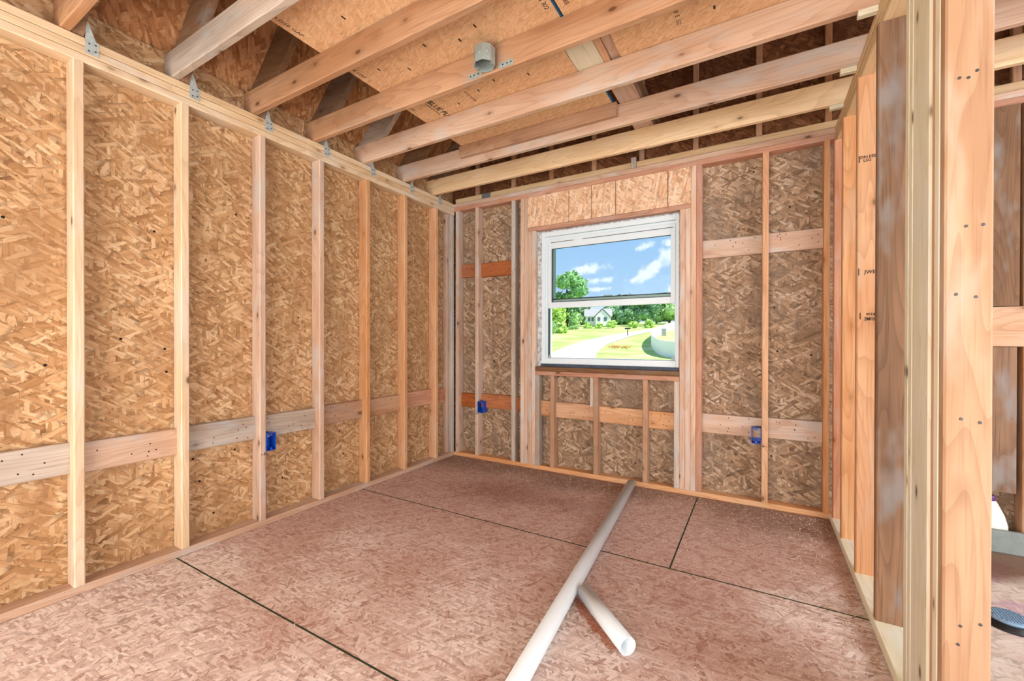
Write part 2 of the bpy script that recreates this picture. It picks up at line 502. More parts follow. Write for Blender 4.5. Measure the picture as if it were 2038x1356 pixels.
def text_obj(name, s, origin, xdir, ydir, h, mat, parent, squash=1.0, bold=0.0):
    cu = bpy.data.curves.new(name, 'FONT'); cu.body = s; cu.size = h / 0.7; cu.extrude = 0.0002; cu.offset = bold
    cu.resolution_u = 2
    tmp = bpy.data.objects.new(name, cu); COL.objects.link(tmp)
    dg = bpy.context.evaluated_depsgraph_get()
    me = bpy.data.meshes.new_from_object(tmp.evaluated_get(dg))
    bpy.data.objects.remove(tmp); bpy.data.curves.remove(cu)
    me.materials.clear(); me.materials.append(mat)
    o = bpy.data.objects.new(name, me); COL.objects.link(o)
    X = Vector(xdir).normalized(); Y = Vector(ydir).normalized(); Z = X.cross(Y)
    mw = Matrix(((X[0] * squash, Y[0], Z[0], origin[0]), (X[1] * squash, Y[1], Z[1], origin[1]), (X[2] * squash, Y[2], Z[2], origin[2]), (0, 0, 0, 1)))
    if parent:
        o.parent = parent
        o.matrix_parent_inverse = Matrix.Translation(parent.location).inverted() if parent.parent is None else (Matrix.Translation(parent.location)).inverted()
    o.matrix_basis = mw
    return o


def tube(name, p0, p1, ro, ri, mat, parent=None, seg=40):
    p0 = Vector(p0); p1 = Vector(p1); c = (p0 + p1) / 2; L = (p1 - p0).length
    v = []
    for zz in (-L / 2, L / 2):
        for r in (ro, ri):
            for i in range(seg):
                a = 2 * math.pi * i / seg; v.append((r * math.cos(a), r * math.sin(a), zz))
    f = []
    for i in range(seg):
        j = (i + 1) % seg
        f.append((i, j, 2 * seg + j, 2 * seg + i))
        f.append((seg + j, seg + i, 3 * seg + i, 3 * seg + j))
        f.append((j, i, seg + i, seg + j))
        f.append((2 * seg + i, 2 * seg + j, 3 * seg + j, 3 * seg + i))
    o = link(name, v, f, mat, parent, tuple(c), smooth=True)
    for p in o.data.polygons:
        if p.index % 4 >= 2: p.use_smooth = False
    q = (p1 - p0).to_track_quat('Z', 'Y'); o.rotation_mode = 'QUATERNION'; o.rotation_quaternion = q
    return o


def lathe(name, prof, mat, parent=None, loc=(0, 0, 0), seg=40, smooth=True):
    v = []; f = []
    for (r, z) in prof:
        for i in range(seg):
            a = 2 * math.pi * i / seg; v.append((r * math.cos(a), r * math.sin(a), z))
    n = len(prof)
    for k in range(n - 1):
        for i in range(seg):
            j = (i + 1) % seg; f.append((k * seg + i, k * seg + j, (k + 1) * seg + j, (k + 1) * seg + i))
    f.append(tuple(range(seg - 1, -1, -1))); f.append(tuple((n - 1) * seg + i for i in range(seg)))
    return link(name, v, f, mat, parent, loc, smooth)


H = 2.509
T = 0.038
D = 0.089

# ------------------------------------------------------------------ floor
floor = struct('floor')
YB = -7.0
gap = 0.008
ZF = -0.018
for (x0, x1, y0, y1) in [(-0.1, 2.245, -1.133, 0.1), (2.245, 3.115, -1.145, 0.1), (-0.1, 1.0, -2.335, -1.133), (1.0, 3.115, -2.335, -1.133),
                         (-0.1, 2.4, -3.555, -2.335), (2.4, 3.115, -3.555, -2.335), (-0.1, 1.2, -4.775, -3.555), (1.2, 3.115, -4.775, -3.555),
                         (-0.1, 3.115, YB, -4.775)]:
    g2 = gap / 2
    if y0 == -1.145: y0 = -1.133
    hx0 = g2 if x0 > 0 and x0 != 1.0 else 0
    hx1 = g2 if x1 in (2.245, 2.4) else 0
    slab('floor_sheet', (x0 + hx0, x1 - hx1), (y0 + g2, y1 - g2), (ZF, 0.0), M['osb_floor'], floor)
for (y0, y1) in [(-1.187, 0.1), (-2.407, -1.187), (-3.63, -2.407), (YB, -3.63)]:
    slab('floor_sheet', (3.118, 6.9), (y0 + gap / 2, y1 - gap / 2), (ZF, -0.002), M['osb_floor2'], floor)
slab('joint_filler', (-0.1, 3.115), (YB, 0.1), (ZF - 0.004, -0.0035 - 0.006), M['seam'], floor).location.z = ZF - 0.003
slab('floor_underlay', (3.118, 6.9), (YB, 0.1), (ZF - 0.008, ZF - 0.001), M['seam_dark'], floor)
# moss-green tongue showing in the joints
for (x0, x1, y0, y1) in [(0.0, 3.022, -1.138, -1.128), (0.0, 3.022, -2.3395, -2.3305), (2.2415, 2.2485, -1.12, -0.0)]:
    slab('joint_tongue', (x0, x1), (y0 + 0.001, y1 - 0.001), (ZF, 0.0006), M['seam'], floor)

# ------------------------------------------------------------------ wall_left
wl = struct('wall_left')
KL = ['orange', 'orange', 'orange', 'pink', 'pink', 'pale', 'pale', 'pale', 'pale', 'tan', 'tan']
NK = ['red', 'tan', 'tan', 'grey', 'grey', 'pink', 'grey', 'grey', 'grey', 'grey']
STUD = []
for k in range(11):
    y1 = -0.245 - 0.4064 * k
    STUD.append(board('stud', (-D, 0), (y1 - T, y1), (T, H - 3 * T), KL[k], wl))
board('stud', (-D, 0), (-0.038, -0.0005), (T, H - 3 * T), 'grey', wl)
board('stud', (-D, -0.042), (-0.0765, -0.0385), (T, H - 3 * T), 'pink', wl)
board('bottom_plate', (-D, 0), (-4.9, 0), (0, T), 'pink', wl)
for i, kk in enumerate(('pale', 'pale', 'pale')):
    board('top_plate', (-D, 0), (-4.9, 0), (H - (3 - i) * T, H - (2 - i) * T - 0.0012), kk, wl, knots=0.6)
for k in range(10):
    ya = -0.245 - 0.4064 * k - T; yb = -0.245 - 0.4064 * (k + 1)
    dz = (0.012, 0, 0.004, -0.004, 0.0, -0.004, 0.004, 0.002, 0.004, 0)[k]
    board('nailer_block', (-D, -0.051), (yb, ya), (0.535 + dz, 0.675 + dz), NK[k], wl)
board('nailer_block', (-D, -0.051), (-0.245, -0.0765), (0.535, 0.675), 'red', wl)
for (ya, yb) in [(-1.076, 0.1), (-2.295, -1.076), (-3.514, -2.295), (-4.9, -3.514)]:
    slab('osb_panel', (-D - 0.011, -D), (ya + 0.0015, yb - 0.0015) if ya < yb else (yb, ya), (0, 2.664), M['osb_left'], wl)

# nail holes / driven nail heads in the strand board
hv, hf = [], []


def disc(c, r, ax, n=8):
    b0 = len(hv)
    for i in range(n):
        a = 2 * math.pi * i / n; p, q = r * math.cos(a), r * math.sin(a)
        if ax == 'x': hv.append((c[0], c[1] + p, c[2] + q))
        else: hv.append((c[0] + p, c[1], c[2] + q))
    hf.append(tuple(b0 + i for i in range(n)))
    b1 = len(hv)
    for i in range(n):
        x, y, z = hv[b0 + i]; hv.append((x - 0.002, y, z) if ax == 'x' else (x, y + 0.002, z))
    for i in range(n):
        j = (i + 1) % n; hf.append((b0 + i, b1 + i, b1 + j, b0 + j))


for (y, z) in [(-2.908, 1.654), (-2.398, 1.709), (-2.533, 1.149), (-2.354, 1.097), (-2.347, .976), (-2.789, 1.032), (-2.226, .482),
               (-2.194, .35), (-2.123, .147), (-2.009, .488), (-1.241, .288), (-1.714, .237), (-1.272, .465), (-2.0, 1.9), (-1.6, 1.3), (-.9, 1.62), (-.62, .9)]:
    disc((-D + 0.0008, y, z), 0.0065, 'x')
o = link('nail_heads', hv, hf, M['hole'], wl); o['kind'] = 'stuff'
hv, hf = [], []
# ------------------------------------------------------------------ wall_back
wb_ = struct('wall_back')
board('bottom_plate', (-D, 3.12), (0, D), (0, T), 'orange', wb_)
board('bottom_plate', (3.12, 6.9), (0, D), (0, T), 'orange', wb_)
for (x0, x1) in [(-D, 3.12), (3.12, 6.9)]:
    board('top_plate', (x0, x1), (0, D), (H - 2 * T, H - T - 0.0006), 'red', wb_)
    board('top_plate', (x0, x1), (0, D), (H - T, H), 'pink', wb_)
ZT = H - 2 * T
for (x0, x1, z1, kk) in [(0.012, 0.050, ZT, 'pink'), (0.250, 0.288, ZT, 'pink'), (0.656, 0.694, ZT, 'grey'), (0.753, 0.7905, ZT, 'pink'),
                         (0.791, 0.829, ZT, 'pink'), (0.829, 0.867, 2.125, 'pink'), (0.8675, 0.905, 2.125, 'pink'),
                         (2.115, 2.1525, 2.125, 'pink'), (2.153, 2.1905, 2.125, 'pink'), (2.191, 2.2285, ZT, 'pink'), (2.229, 2.267, ZT, 'red'),
                         (2.646, 2.684, ZT, 'orange'), (2.988, 3.020, ZT, 'orange'), (3.862, 3.900, ZT, 'orange'), (4.27, 4.308, ZT, 'orange')]:
    board('stud', (x0, x1), (0, D), (T, z1), kk, wb_)
for (x0, x1, kk) in [(0.905, 0.943, 'grey'), (1.050, 1.088, 'tan'), (1.445, 1.483, 'tan'), (1.845, 1.883, 'tan'), (2.077, 2.115, 'grey')]:
    board('cripple_stud', (x0, x1), (0, D), (T, 0.840), kk, wb_)
board('cripple_block', (1.415, 1.4445), (0, 0.045), (0.60, 0.839), 'grey', wb_)
board('sill_plate', (0.905, 2.115), (0, D), (0.840, 0.8775), 'red', wb_)
board('sill_plate', (0.905, 2.115), (0, D), (0.878, 0.916), 'brown', wb_)
board('header_plate', (0.829, 2.191), (0, D), (2.125, 2.161), 'red', wb_)
board('header_beam', (0.829, 2.191), (0.013, D), (2.161, ZT), 'tan', wb_)
hx = [0.8295, 1.225, 1.426, 1.629, 2.03, 2.1905]
for i in range(5):
    slab('header_strand_board', (hx[i] + (0.0025 if i else 0), hx[i + 1] - (0.0025 if i < 4 else 0)), (0.0, 0.0125), (2.1615, ZT - 0.001), M['osb_header'], wb_)
for i in range(1, 5):
    slab('header_gap', (hx[i] - 0.0024, hx[i] + 0.0024), (0.006, 0.0124), (2.1615, ZT - 0.001), M['seam_dark'], wb_)
# flat blocks nailed between the studs
for (x0, x1, z0, z1, kk) in [(0.050, 0.250, 0.487, 0.622, 'deep'), (0.288, 0.656, 0.495, 0.628, 'deep'), (0.694, 0.753, 0.49, 0.62, 'deep'),
                             (0.943, 1.050, 0.475, 0.61, 'orange'), (1.088, 1.445, 0.470, 0.605, 'orange'), (1.483, 1.845, 0.465, 0.60, 'orange'), (1.883, 2.077, 0.46, 0.595, 'orange'),
                             (2.267, 2.646, 0.468, 0.608, 'pink'), (2.684, 2.988, 0.474, 0.614, 'pink'),
                             (0.050, 0.250, 1.775, 1.905, 'deep'), (0.288, 0.656, 1.765, 1.900, 'deep'),
                             (2.267, 2.646, 1.754, 1.885, 'pink'), (2.684, 2.988, 1.754, 1.887, 'pink')]:
    board('nailer_block', (x0, x1), (0.051, D), (z0, z1), kk, wb_, axis='x')
for (x0, x1, z0, z1) in [(-D, 0.4, 0, 2.5), (0.403, 0.905, 0, 2.5), (0.905, 2.115, 0, 0.925), (0.905, 2.115, 2.12, 2.5), (2.115, 3.08, 0, 2.5), (3.083, 4.3, 0, 2.5), (4.303, 6.9, 0, 2.5)]:
    slab('osb_panel', (x0, x1), (D, D + 0.011), (z0, z1), M['osb_back'], wb_)
for (x, z) in [(2.593, 2.343), (2.808, 2.06), (2.72, 1.378), (2.739, 1.072), (2.93, 1.051), (2.706, .344), (1.772, .158), (.45, 1.2), (.5, 1.5), (.42, .95)]:
    disc((x, D - 0.0008, z), 0.0065, 'y')
o = link('nail_heads', hv, hf, M['hole'], wb_); o['kind'] = 'stuff'
for (wall, ax) in ((wl, 'x'), (wb_, 'y')):
    hv, hf = [], []
    rn = random.Random(5)
    for ob_ in [c_ for c_ in wall.children if c_.name.startswith('nailer_block')]:
        L = ob_.location; dm = ob_.data.vertices
        ext = [max(abs(q.co[i]) for q in dm) for i in range(3)]
        for k_ in range(rn.randint(4, 9)):
            zz = L.z + rn.uniform(-0.8, 0.8) * ext[2]
            if ax == 'x': disc((L.x + ext[0] + 0.0006, L.y + rn.uniform(-0.85, 0.85) * ext[1], zz), 0.0036, 'x', 6)
            else: disc((L.x + rn.uniform(-0.85, 0.85) * ext[0], L.y - ext[1] - 0.0006, zz), 0.0036, 'y', 6)
    o = link('block_nails', hv, hf, M['hole'], wall); o['kind'] = 'stuff'
# neighbouring room pieces
board('facing_board', (3.66, 3.846), (-0.006, D), (1.336, 2.428), 'weather', wb_, axis='z')
board('nailer_board', (3.62, 4.3), (-0.012, 0.0), (1.115, 1.333), 'orange', wb_, axis='x')
board('facing_board', (3.66, 3.838), (-0.006, D), (0.315, 1.112), 'weather', wb_, axis='z')
board('stud', (3.60, 3.6385), (0, D), (T, ZT), 'brown', wb_)

# ------------------------------------------------------------------ gable wall above the back wall
wg = struct('wall_gable')
board('gable_plate', (-0.02, 6.9), (0.045, 0.083), (H, H + 0.064), 'light', wg, axis='x', knots=0.6)
for x0 in (0.22, 0.628, 1.018, 1.41, 1.803, 2.198, 2.606, 2.995, 3.43, 3.83):
    board('gable_stud', (x0, x0 + T), (0.045, 0.083), (H + 0.064, min(x0 + 2.73, 9.73 - x0)), 'tan', wg)
for (x0, x1) in [(1.745, 1.785)]:
    board('gable_block', (x0, x1), (0.02, 0.045), (H, H + 0.09), 'grey', wg, axis='z')
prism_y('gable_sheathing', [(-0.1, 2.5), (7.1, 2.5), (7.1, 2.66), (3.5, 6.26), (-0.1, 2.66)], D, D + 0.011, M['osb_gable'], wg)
slab('truss_plate', (0.30, 0.40), (0.0425, 0.0445), (H + 0.002, H + 0.06), M['plate_steel'], wg)

# ------------------------------------------------------------------ wall_right
wr = struct('wall_right')
board('bottom_plate', (3.022, 3.111), (-1.899, 0), (0, T), 'green', wr, axis='y')
for i, kk in enumerate(('light', 'light', 'light')):
    board('top_plate', (3.043, 3.132), (-1.899, 0), (H - (3 - i) * T, H - (2 - i) * T - 0.0006), kk, wr, axis='y', knots=0.4)
XR = 3.030
P1 = board('stud', (XR, XR + D), (-1.197, -1.159), (T, H - 3 * T), 'weather', wr)
P2 = board('stud', (XR, XR + D), (-0.797, -0.759), (T, H - 3 * T), 'orange', wr)
P3 = board('stud', (XR, XR + D), (-0.385, -0.347), (T, H - 3 * T), 'orange', wr, knots=0.3)
P4 = board('stud', (XR, XR + D), (-0.075, -0.037), (T, H - 3 * T), 'red', wr)
board('post_stud', (XR, XR + D), (-1.600, -1.562), (T, H - 3 * T), 'green', wr)
board('post_stud', (XR, XR + D), (-1.639, -1.6005), (T, H - 3 * T), 'green', wr)
board('backer_board', (XR, XR + T), (-1.784, -1.6395), (T, H - 3 * T), 'green', wr)
board('post_stud', (XR + 0.005, XR + D), (-1.822, -1.7845), (T, H - 3 * T), 'orange', wr)
board('post_stud', (XR, XR + D), (-1.8605, -1.8225), (T, H - 3 * T), 'green', wr)
PB = board('post_stud', (XR, XR + 0.0865), (-1.899, -1.861), (0.0, H - 3 * T), 'peach', wr, knots=0.35)

# ------------------------------------------------------------------ ceiling: joists, decking
ce = struct('ceiling')
JY = [-2.355, -1.955, -1.548, -1.135, -0.700, -0.322]
JK = ['grey', 'tan', 'tan', 'pink', 'pink', 'light']
for i in range(7):
    JY.insert(0, JY[0] - 0.4064); JK.insert(0, 'tan')
for y, kk in zip(JY, JK):
    board('ceiling_joist', (-0.085, 6.9), (y, y + T), (H, H + 0.140), kk, ce, axis='x')
board('sister_board', (0.62, 1.85), (-0.7385, -0.7005), (2.562, 2.649), 'tan', ce, axis='x')
for y in (-1.135, -0.700, -0.322):
    board('joist_cleat', (2.978, 3.042), (y, y + 0.034), (H - 0.026, H), 'green', ce, axis='x')
ZD = 2.6492
dk = {}
for (x0, x1, y0, y1) in [(0.64, 1.826, YB, -3.58), (0.64, 1.826, -3.577, -1.53), (0.64, 1.75, -1.528, -1.118), (0.64, 1.823, -1.116, -0.682),
                         (1.842, 3.15, YB, -3.58), (1.842, 3.15, -3.577, -1.53), (1.992, 3.15, -1.528, -1.118)]:
    dk[(x0, y0)] = slab('deck_panel', (x0, x1), (y0, y1), (ZD, ZD + 0.015), M['osb_deck'], ce)
for (x0, y0, y1) in [(1.827, -1.93, -1.532), (1.8245, -1.09, -0.70)]:
    slab('blue_painted_edge', (x0, x0 + 0.009), (y0, y1), (ZD - 0.001, ZD + 0.014), M['blue_paint'], ce)
# planks lying over the joists
board('walk_plank', (1.751, 1.899), (-1.53, -1.112), (ZD, ZD + T), 'green', ce, axis='y')
board('walk_plank', (1.858, 1.990), (-1.108, 0.04), (ZD, ZD + T), 'pink', ce, axis='y')
board('walk_plank', (1.936, 1.991), (-1.53, -1.112), (ZD + 0.012, ZD + 0.05), 'pink', ce, axis='y')
board('edge_plank', (1.900, 1.9355), (-1.53, -1.112), (ZD, ZD + 0.12), 'orange', ce, axis='y')
board('edge_plank', (1.9905, 2.006), (-1.108, 0.04), (ZD, ZD + 0.10), 'brown', ce, axis='y')
# printed marks on the underside of the decking
zt = ZD - 0.0006
for (s, xy, h, par, sq) in [('BLUE PLU', (0.811, -1.325), 0.040, (0.64, -1.528), 0.92), ('1 3 8  E  /32', (2.287, -1.36), 0.020, (1.992, -1.528), 1.0),
                            ('3 302', (1.784, -1.69), 0.022, (0.64, -3.577), 1.0), ('4 AB5', (1.874, -1.67), 0.02, (1.842, -3.577), 1.0),
                            ('CLOSE GAP', (0.668, -2.235), 0.018, (0.64, -3.577), 1.25), ('CLOSE GAP', (0.668, -1.85), 0.018, (0.64, -3.577), 1.25), ('STRENGTH', (0.668, -1.40), 0.016, (0.64, -1.528), 1.0),
                            ('SUBFLOOR PANEL', (0.786, -1.315), 0.013, (0.64, -1.528), 1.0), ('24 OC RATED', (1.082, -1.30), 0.013, (0.64, -1.528), 1.1)]:
    pr = dk[par]
    text_obj('printed_lettering', s, (xy[0], xy[1], zt), (0, 1, 0), (1, 0, 0), h, M['ink'], pr, sq, 0.0008 if h > 0.03 else 0)
for i, (x, y) in enumerate([(1.167, -1.263), (0.98, -1.21), (1.30, -1.30), (1.5, -1.25), (0.8, -1.70), (0.95, -1.62), (1.15, -1.72), (1.33, -1.66), (2.45, -1.25), (0.95, -2.05), (1.2, -2.05), (1.45, -1.70)]):
    par = dk[(1.992, -1.528)] if x > 2 else (dk[(0.64, -1.528)] if y > -1.53 else dk[(0.64, -3.577)])
    c = Vector((x, y, zt + 0.0002)) - par.location
    v, f = box_vf((c.x - 0.004, c.y - 0.012, c.z - 0.0004), (c.x + 0.004, c.y + 0.012, c.z))
    link('ink_tick', v, f, M['ink'], par)

# ------------------------------------------------------------------ roof
ro = struct('roof')
RK = ['tan', 'tan', 'tan', 'brown', 'brown', 'brown', 'grey', 'brown', 'brown', 'tan', 'tan', 'tan', 'tan']
for y, kk in zip(JY, ['tan'] * 6 + ['weather', 'weather', 'brown', 'weather', 'grey', 'brown', 'brown']):
    prism_y('rafter', [(-D, 2.509), (0.0, 2.510), (3.48, 5.99), (3.48, 6.245), (-D, 2.678)], y + T + 0.0005, y + 2 * T, wood(kk, 'x'), ro)


def slope_panel(x0, x1, y0, y1, sgn=1):
    th = 0.012
    if sgn > 0: z = lambda x: x + 2.770
    else: z = lambda x: 9.77 - x
    cx, cy = (x0 + x1) / 2, (y0 + y1) / 2; cz = z(cx)
    v = [(x - cx, y - cy, z(x) - cz + h) for h in (0, th) for (x, y) in ((x0, y0), (x1, y0), (x1, y1), (x0, y1))]
    f = [(0, 3, 2, 1), (4, 5, 6, 7), (0, 1, 5, 4), (1, 2, 6, 5), (2, 3, 7, 6), (3, 0, 4, 7)]
    return link('roof_sheathing', v, f, M['osb_roof'], ro, (cx, cy, cz))


for (x0, x1) in [(-0.45, 0.42), (0.422, 1.28), (1.282, 2.14), (2.142, 3.5)]:
    for (y0, y1) in [(YB, -4.0), (-3.998, -1.56), (-1.557, 0.12)]:
        slope_panel(x0, x1, y0, y1)
slope_panel(3.5, 7.4, YB, 0.12, -1)

# ------------------------------------------------------------------ unseen outer walls, closed to keep sun and sky out
for nm, x, y in [('wall_far_right', (6.9, 6.92), (YB, 0.1)), ('wall_front', (-0.1, 6.92), (YB - 0.02, YB))]:
    w = struct(nm); slab('osb_panel', x, y, (0, 2.66), M['osb_back'], w)
w = bpy.data.objects['wall_front']
prism_y('osb_panel', [(-0.1, 2.662), (7.1, 2.662), (3.5, 6.2)], YB - 0.02, YB, M['osb_back'], w)
slab('osb_panel', (-0.111, -D), (YB, -4.902), (0, 2.664), M['osb_left'], wl)

# ------------------------------------------------------------------ window_1
wi = struct('window_1')
FX0, FX1, FZ0, FZ1 = 0.945, 2.104, 0.942, 2.112
fy0, fy1 = 0.048, 0.135


def frame4(name, x0, x1, z0, z1, wl_, wr_, wt_, wb2, y0, y1, mat, parent):
    for (a, b, c, d) in [(x0, x0 + wl_, z0, z1), (x1 - wr_, x1, z0, z1), (x0 + wl_, x1 - wr_, z1 - wt_, z1), (x0 + wl_, x1 - wr_, z0, z0 + wb2)]:
        o = slab(name, (a, b), (y0, y1), (c, d), mat, parent)
        bv = o.modifiers.new('edge', 'BEVEL'); bv.width = 0.002; bv.segments = 1


frame4('frame_member', FX0, FX1, FZ0, FZ1, 0.030, 0.022, 0.042, 0.050, fy0, fy1, M['vinyl'], wi)
frame4('frame_track', FX0 + 0.030, FX1 - 0.022, FZ0 + 0.05, FZ1 - 0.042, 0.034, 0.012, 0.024, 0.004, fy0 + 0.018, fy1, M['vinyl'], wi)
# raised inner sash
sash = empty('sash'); sash.parent = wi
SX0, SX1, SZ0, SZ1 = 1.004, 2.076, 1.434, 2.0455
frame4('sash_rail', SX0, SX1, SZ0, SZ1, 0.036, 0.034, 0.086, 0.052, fy0 + 0.010, fy0 + 0.034, M['vinyl'], sash)
slab('pane', (SX0 + 0.034, SX1 - 0.032), (fy0 + 0.020, fy0 + 0.024), (SZ0 + 0.05, SZ1 - 0.084), M['glass'], sash)
slab('glazing_gasket', (SX0 + 0.036, SX0 + 0.039), (fy0 + 0.008, fy0 + 0.022), (SZ0 + 0.052, SZ1 - 0.086), M['black'], sash)
slab('glazing_gasket', (SX0 + 0.036, SX1 - 0.034), (fy0 + 0.008, fy0 + 0.022), (SZ0 + 0.0525, SZ0 + 0.0555), M['black'], sash)
slab('glazing_gasket', (SX0 + 0.036, SX1 - 0.034), (fy0 + 0.008, fy0 + 0.022), (SZ1 - 0.089, SZ1 - 0.086), M['black'], sash)
slab('lift_rail', (1.25, 1.33), (fy0 + 0.004, fy0 + 0.010), (SZ1 - 0.04, SZ1 - 0.026), M['vinyl'], sash)
for (a, b) in [(1.03, 1.25), (1.33, 2.06)]:
    slab('head_slot', (a, b), (fy0 + 0.004, fy0 + 0.010), (SZ1 - 0.032, SZ1 - 0.029), M['black'], wi)
slab('head_slot', (FX0 + 0.05, FX1 - 0.026), (fy0 - 0.0006, fy0 + 0.002), (FZ1 - 0.046, FZ1 - 0.043), M['vinyl_shaded'], wi)
# fixed outer sash rail seen through the glass
osash = empty('outer_sash'); osash.parent = wi
slab('meeting_rail', (1.012, 2.075), (fy0 + 0.045, fy0 + 0.075), (1.480, 1.520), M['vinyl_shaded'], osash)
slab('meeting_rail_lip', (1.012, 2.075), (fy0 + 0.040, fy0 + 0.045), (1.512, 1.520), M['black'], osash)
slab('sash_lock', (1.50, 1.57), (fy0 + 0.050, fy0 + 0.07), (1.520, 1.530), M['vinyl_shaded'], osash)
slab('stile', (1.012, 1.050), (fy0 + 0.045, fy0 + 0.075), (1.520, 2.04), M['vinyl_shaded'], osash)
slab('stile', (2.055, 2.075), (fy0 + 0.045, fy0 + 0.075), (1.520, 2.04), M['vinyl_shaded'], osash)
slab('pane', (1.05, 2.055), (fy0 + 0.058, fy0 + 0.062), (1.52, 2.04), M['glass'], osash)
slab('frame_edge', (1.0085, 1.0115), (fy0 + 0.006, fy0 + 0.04), (0.996, 1.434), M['black'], wi)
for x0 in (1.012, 2.050):
    slab('screen_clip', (x0, x0 + 0.020), (fy0 + 0.012, fy0 + 0.02), (0.998, 1.018), M['vinyl_shaded'], wi)
# foam and tape around the frame
slab('foam_strip', (0.9055, FX0 - 0.0005), (0.052, 0.095), (0.917, 2.124), M['foam'], wi)
slab('foam_strip', (FX1 + 0.0005, 2.1145), (0.052, 0.095), (0.917, 2.124), M['foam'], wi)
slab('foam_strip', (FX0, FX1), (0.06, 0.095), (FZ1 + 0.0005, 2.1245), M['foam'], wi)
slab('flashing_strip', (FX0, FX1), (0.03, 0.095), (0.917, FZ0 - 0.0005), M['tape'], wi)

# ------------------------------------------------------------------ metal ties on the left plate
names = ['at the first joist end, top left', 'under the weathered grey joist end', 'under the joist behind the weathered grey one',
         'under the joist that carries the round box', 'under the fourth joist end', 'under the fifth joist end', 'under the joist next to the back wall']
ty = JY[6:]
for y, lab in zip(ty, names):
    a = y + 2 * T + 0.004; w_ = 0.046
    t_ = 0.0012
    o = empty('hurricane_tie', (t_ / 2 + 0.0006, a, 2.44))
    v = [(0, 0, 0), (0, w_, 0), (0, w_, 0.064), (0, 0, 0.068)]
    v2 = [(t_, p[1], p[2]) for p in v]
    f = [(3, 2, 1, 0), (4, 5, 6, 7), (0, 1, 5, 4), (1, 2, 6, 5), (2, 3, 7, 6), (3, 0, 4, 7)]
    link('wall_flange', v + v2, f, M['tie'], o)
    v = [(0, 0, 0.068), (0, w_ * 0.8, 0.064), (0.004, 0.006, 0.15), (0.012, 0.0, 0.16)]
    v2 = [(p[0] + t_, p[1], p[2]) for p in v]
    link('twisted_strap', v + v2, f, M['tie'], o)
    for (dy_, dz_) in [(0.012, 0.014), (0.034, 0.02), (0.013, 0.046), (0.035, 0.05)]:
        oo = lathe('nail', [(0.004, 0), (0.004, 0.0016), (0.002, 0.0026)], M['screw'], o, (t_, dy_, dz_), 8); oo.rotation_euler = (0, math.pi / 2, 0)
    tag(o, 'galvanized steel tie on the left plate ' + lab, 'bracket', 'metal ties along the left top plate')

# ------------------------------------------------------------------ blue outlet boxes


def outlet_box(loc, face, label, flip=1):
    """local: opening towards -y, width x, height z"""
    o = empty('outlet_box', loc)
    w2, h2, dd, th = 0.029, 0.054, 0.07, 0.0025
    body_v, body_f = [], []

    def add(lo, hi):
        v, f = box_vf(lo, hi); n = len(body_v); body_v.extend(v); body_f.extend([tuple(i + n for i in q) for q in f])
    add((-w2, 0, -h2), (-w2 + th, dd, h2)); add((w2 - th, 0, -h2), (w2, dd, h2))
    add((-w2 + th, 0, h2 - th), (w2 - th, dd, h2)); add((-w2 + th, 0, -h2), (w2 - th, dd, -h2 + th)); add((-w2 + th, dd - th, -h2 + th), (w2 - th, dd, h2 - th))
    link('box_shell', body_v, body_f, M['blue_plastic'], o)
    for s in (-1, 1):
        v, f = box_vf((-0.006, -0.0002, s * (h2 - 0.011) - 0.007), (0.006, 0.012, s * (h2 - 0.011) + 0.007)); link('screw_boss', v, f, M['blue_plastic'], o)
        v, f = box_vf((-0.016, 0.03, s * (h2 + 0.0015) - 0.0015), (0.004, 0.05, s * (h2 + 0.0015) + 0.0015)); link('cable_clamp', v, f, M['blue_plastic'], o)
        n_ = tube('nail', (flip * 0.0, 0.045, s * (h2 + 0.006)), (flip * (w2 + 0.002), 0.04, s * (h2 + 0.006)), 0.0022, 0.0008, M['screw'], o, 8)
    o.rotation_euler = (0, 0, face)
    tag(o, label, 'outlet box', 'blue outlet boxes')
    return o


outlet_box((0.008, -1.843, 0.513), math.pi / 2, 'blue plastic outlet box on the left wall, nailed to a stud', -1)
outlet_box((0.319, -0.012, 0.508), 0, 'blue plastic outlet box on the back wall between corner and window', -1)
outlet_box((2.614, -0.006, 0.492), 0, 'blue plastic outlet box on the back wall to the right of the window', 1)
# marker arrows on the studs


def arrow_mark(parent, c, du, n, length):
    """flat marker arrow: c tip, du unit direction the arrow comes from, n surface normal"""
    c = Vector(c); du = Vector(du); up = Vector((0, 0, 1)); n = Vector(n) * 0.0006
    vv, ff = [], []

    def seg(a, b, w):
        d = (b - a).normalized(); s = d.cross(n.normalized()) * w; k = len(vv)
        for p in (a + s, a - s, b - s, b + s): vv.append(p - parent.location + n)
        ff.append((k, k + 1, k + 2, k + 3))
    seg(c, c + du * length, 0.0014)
    seg(c, c + du * 0.010 + up * 0.010, 0.0016); seg(c, c + du * 0.010 - up * 0.010, 0.0016)
    link('arrow_mark', vv, ff, M['ink'], parent)


arrow_mark(STUD[4], (0, -1.876, 0.445), (0, -0.97, -0.12), (1, 0, 0), 0.028)
bs = [o for o in wb_.children if o.name.startswith('stud')]
arrow_mark(bs[11], (2.650, 0, 0.425), (1, 0, 0), (0, -1, 0), 0.03)
arrow_mark(bs[1], (0.284, 0, 0.442), (-1, 0, 0), (0, -1, 0), 0.028)

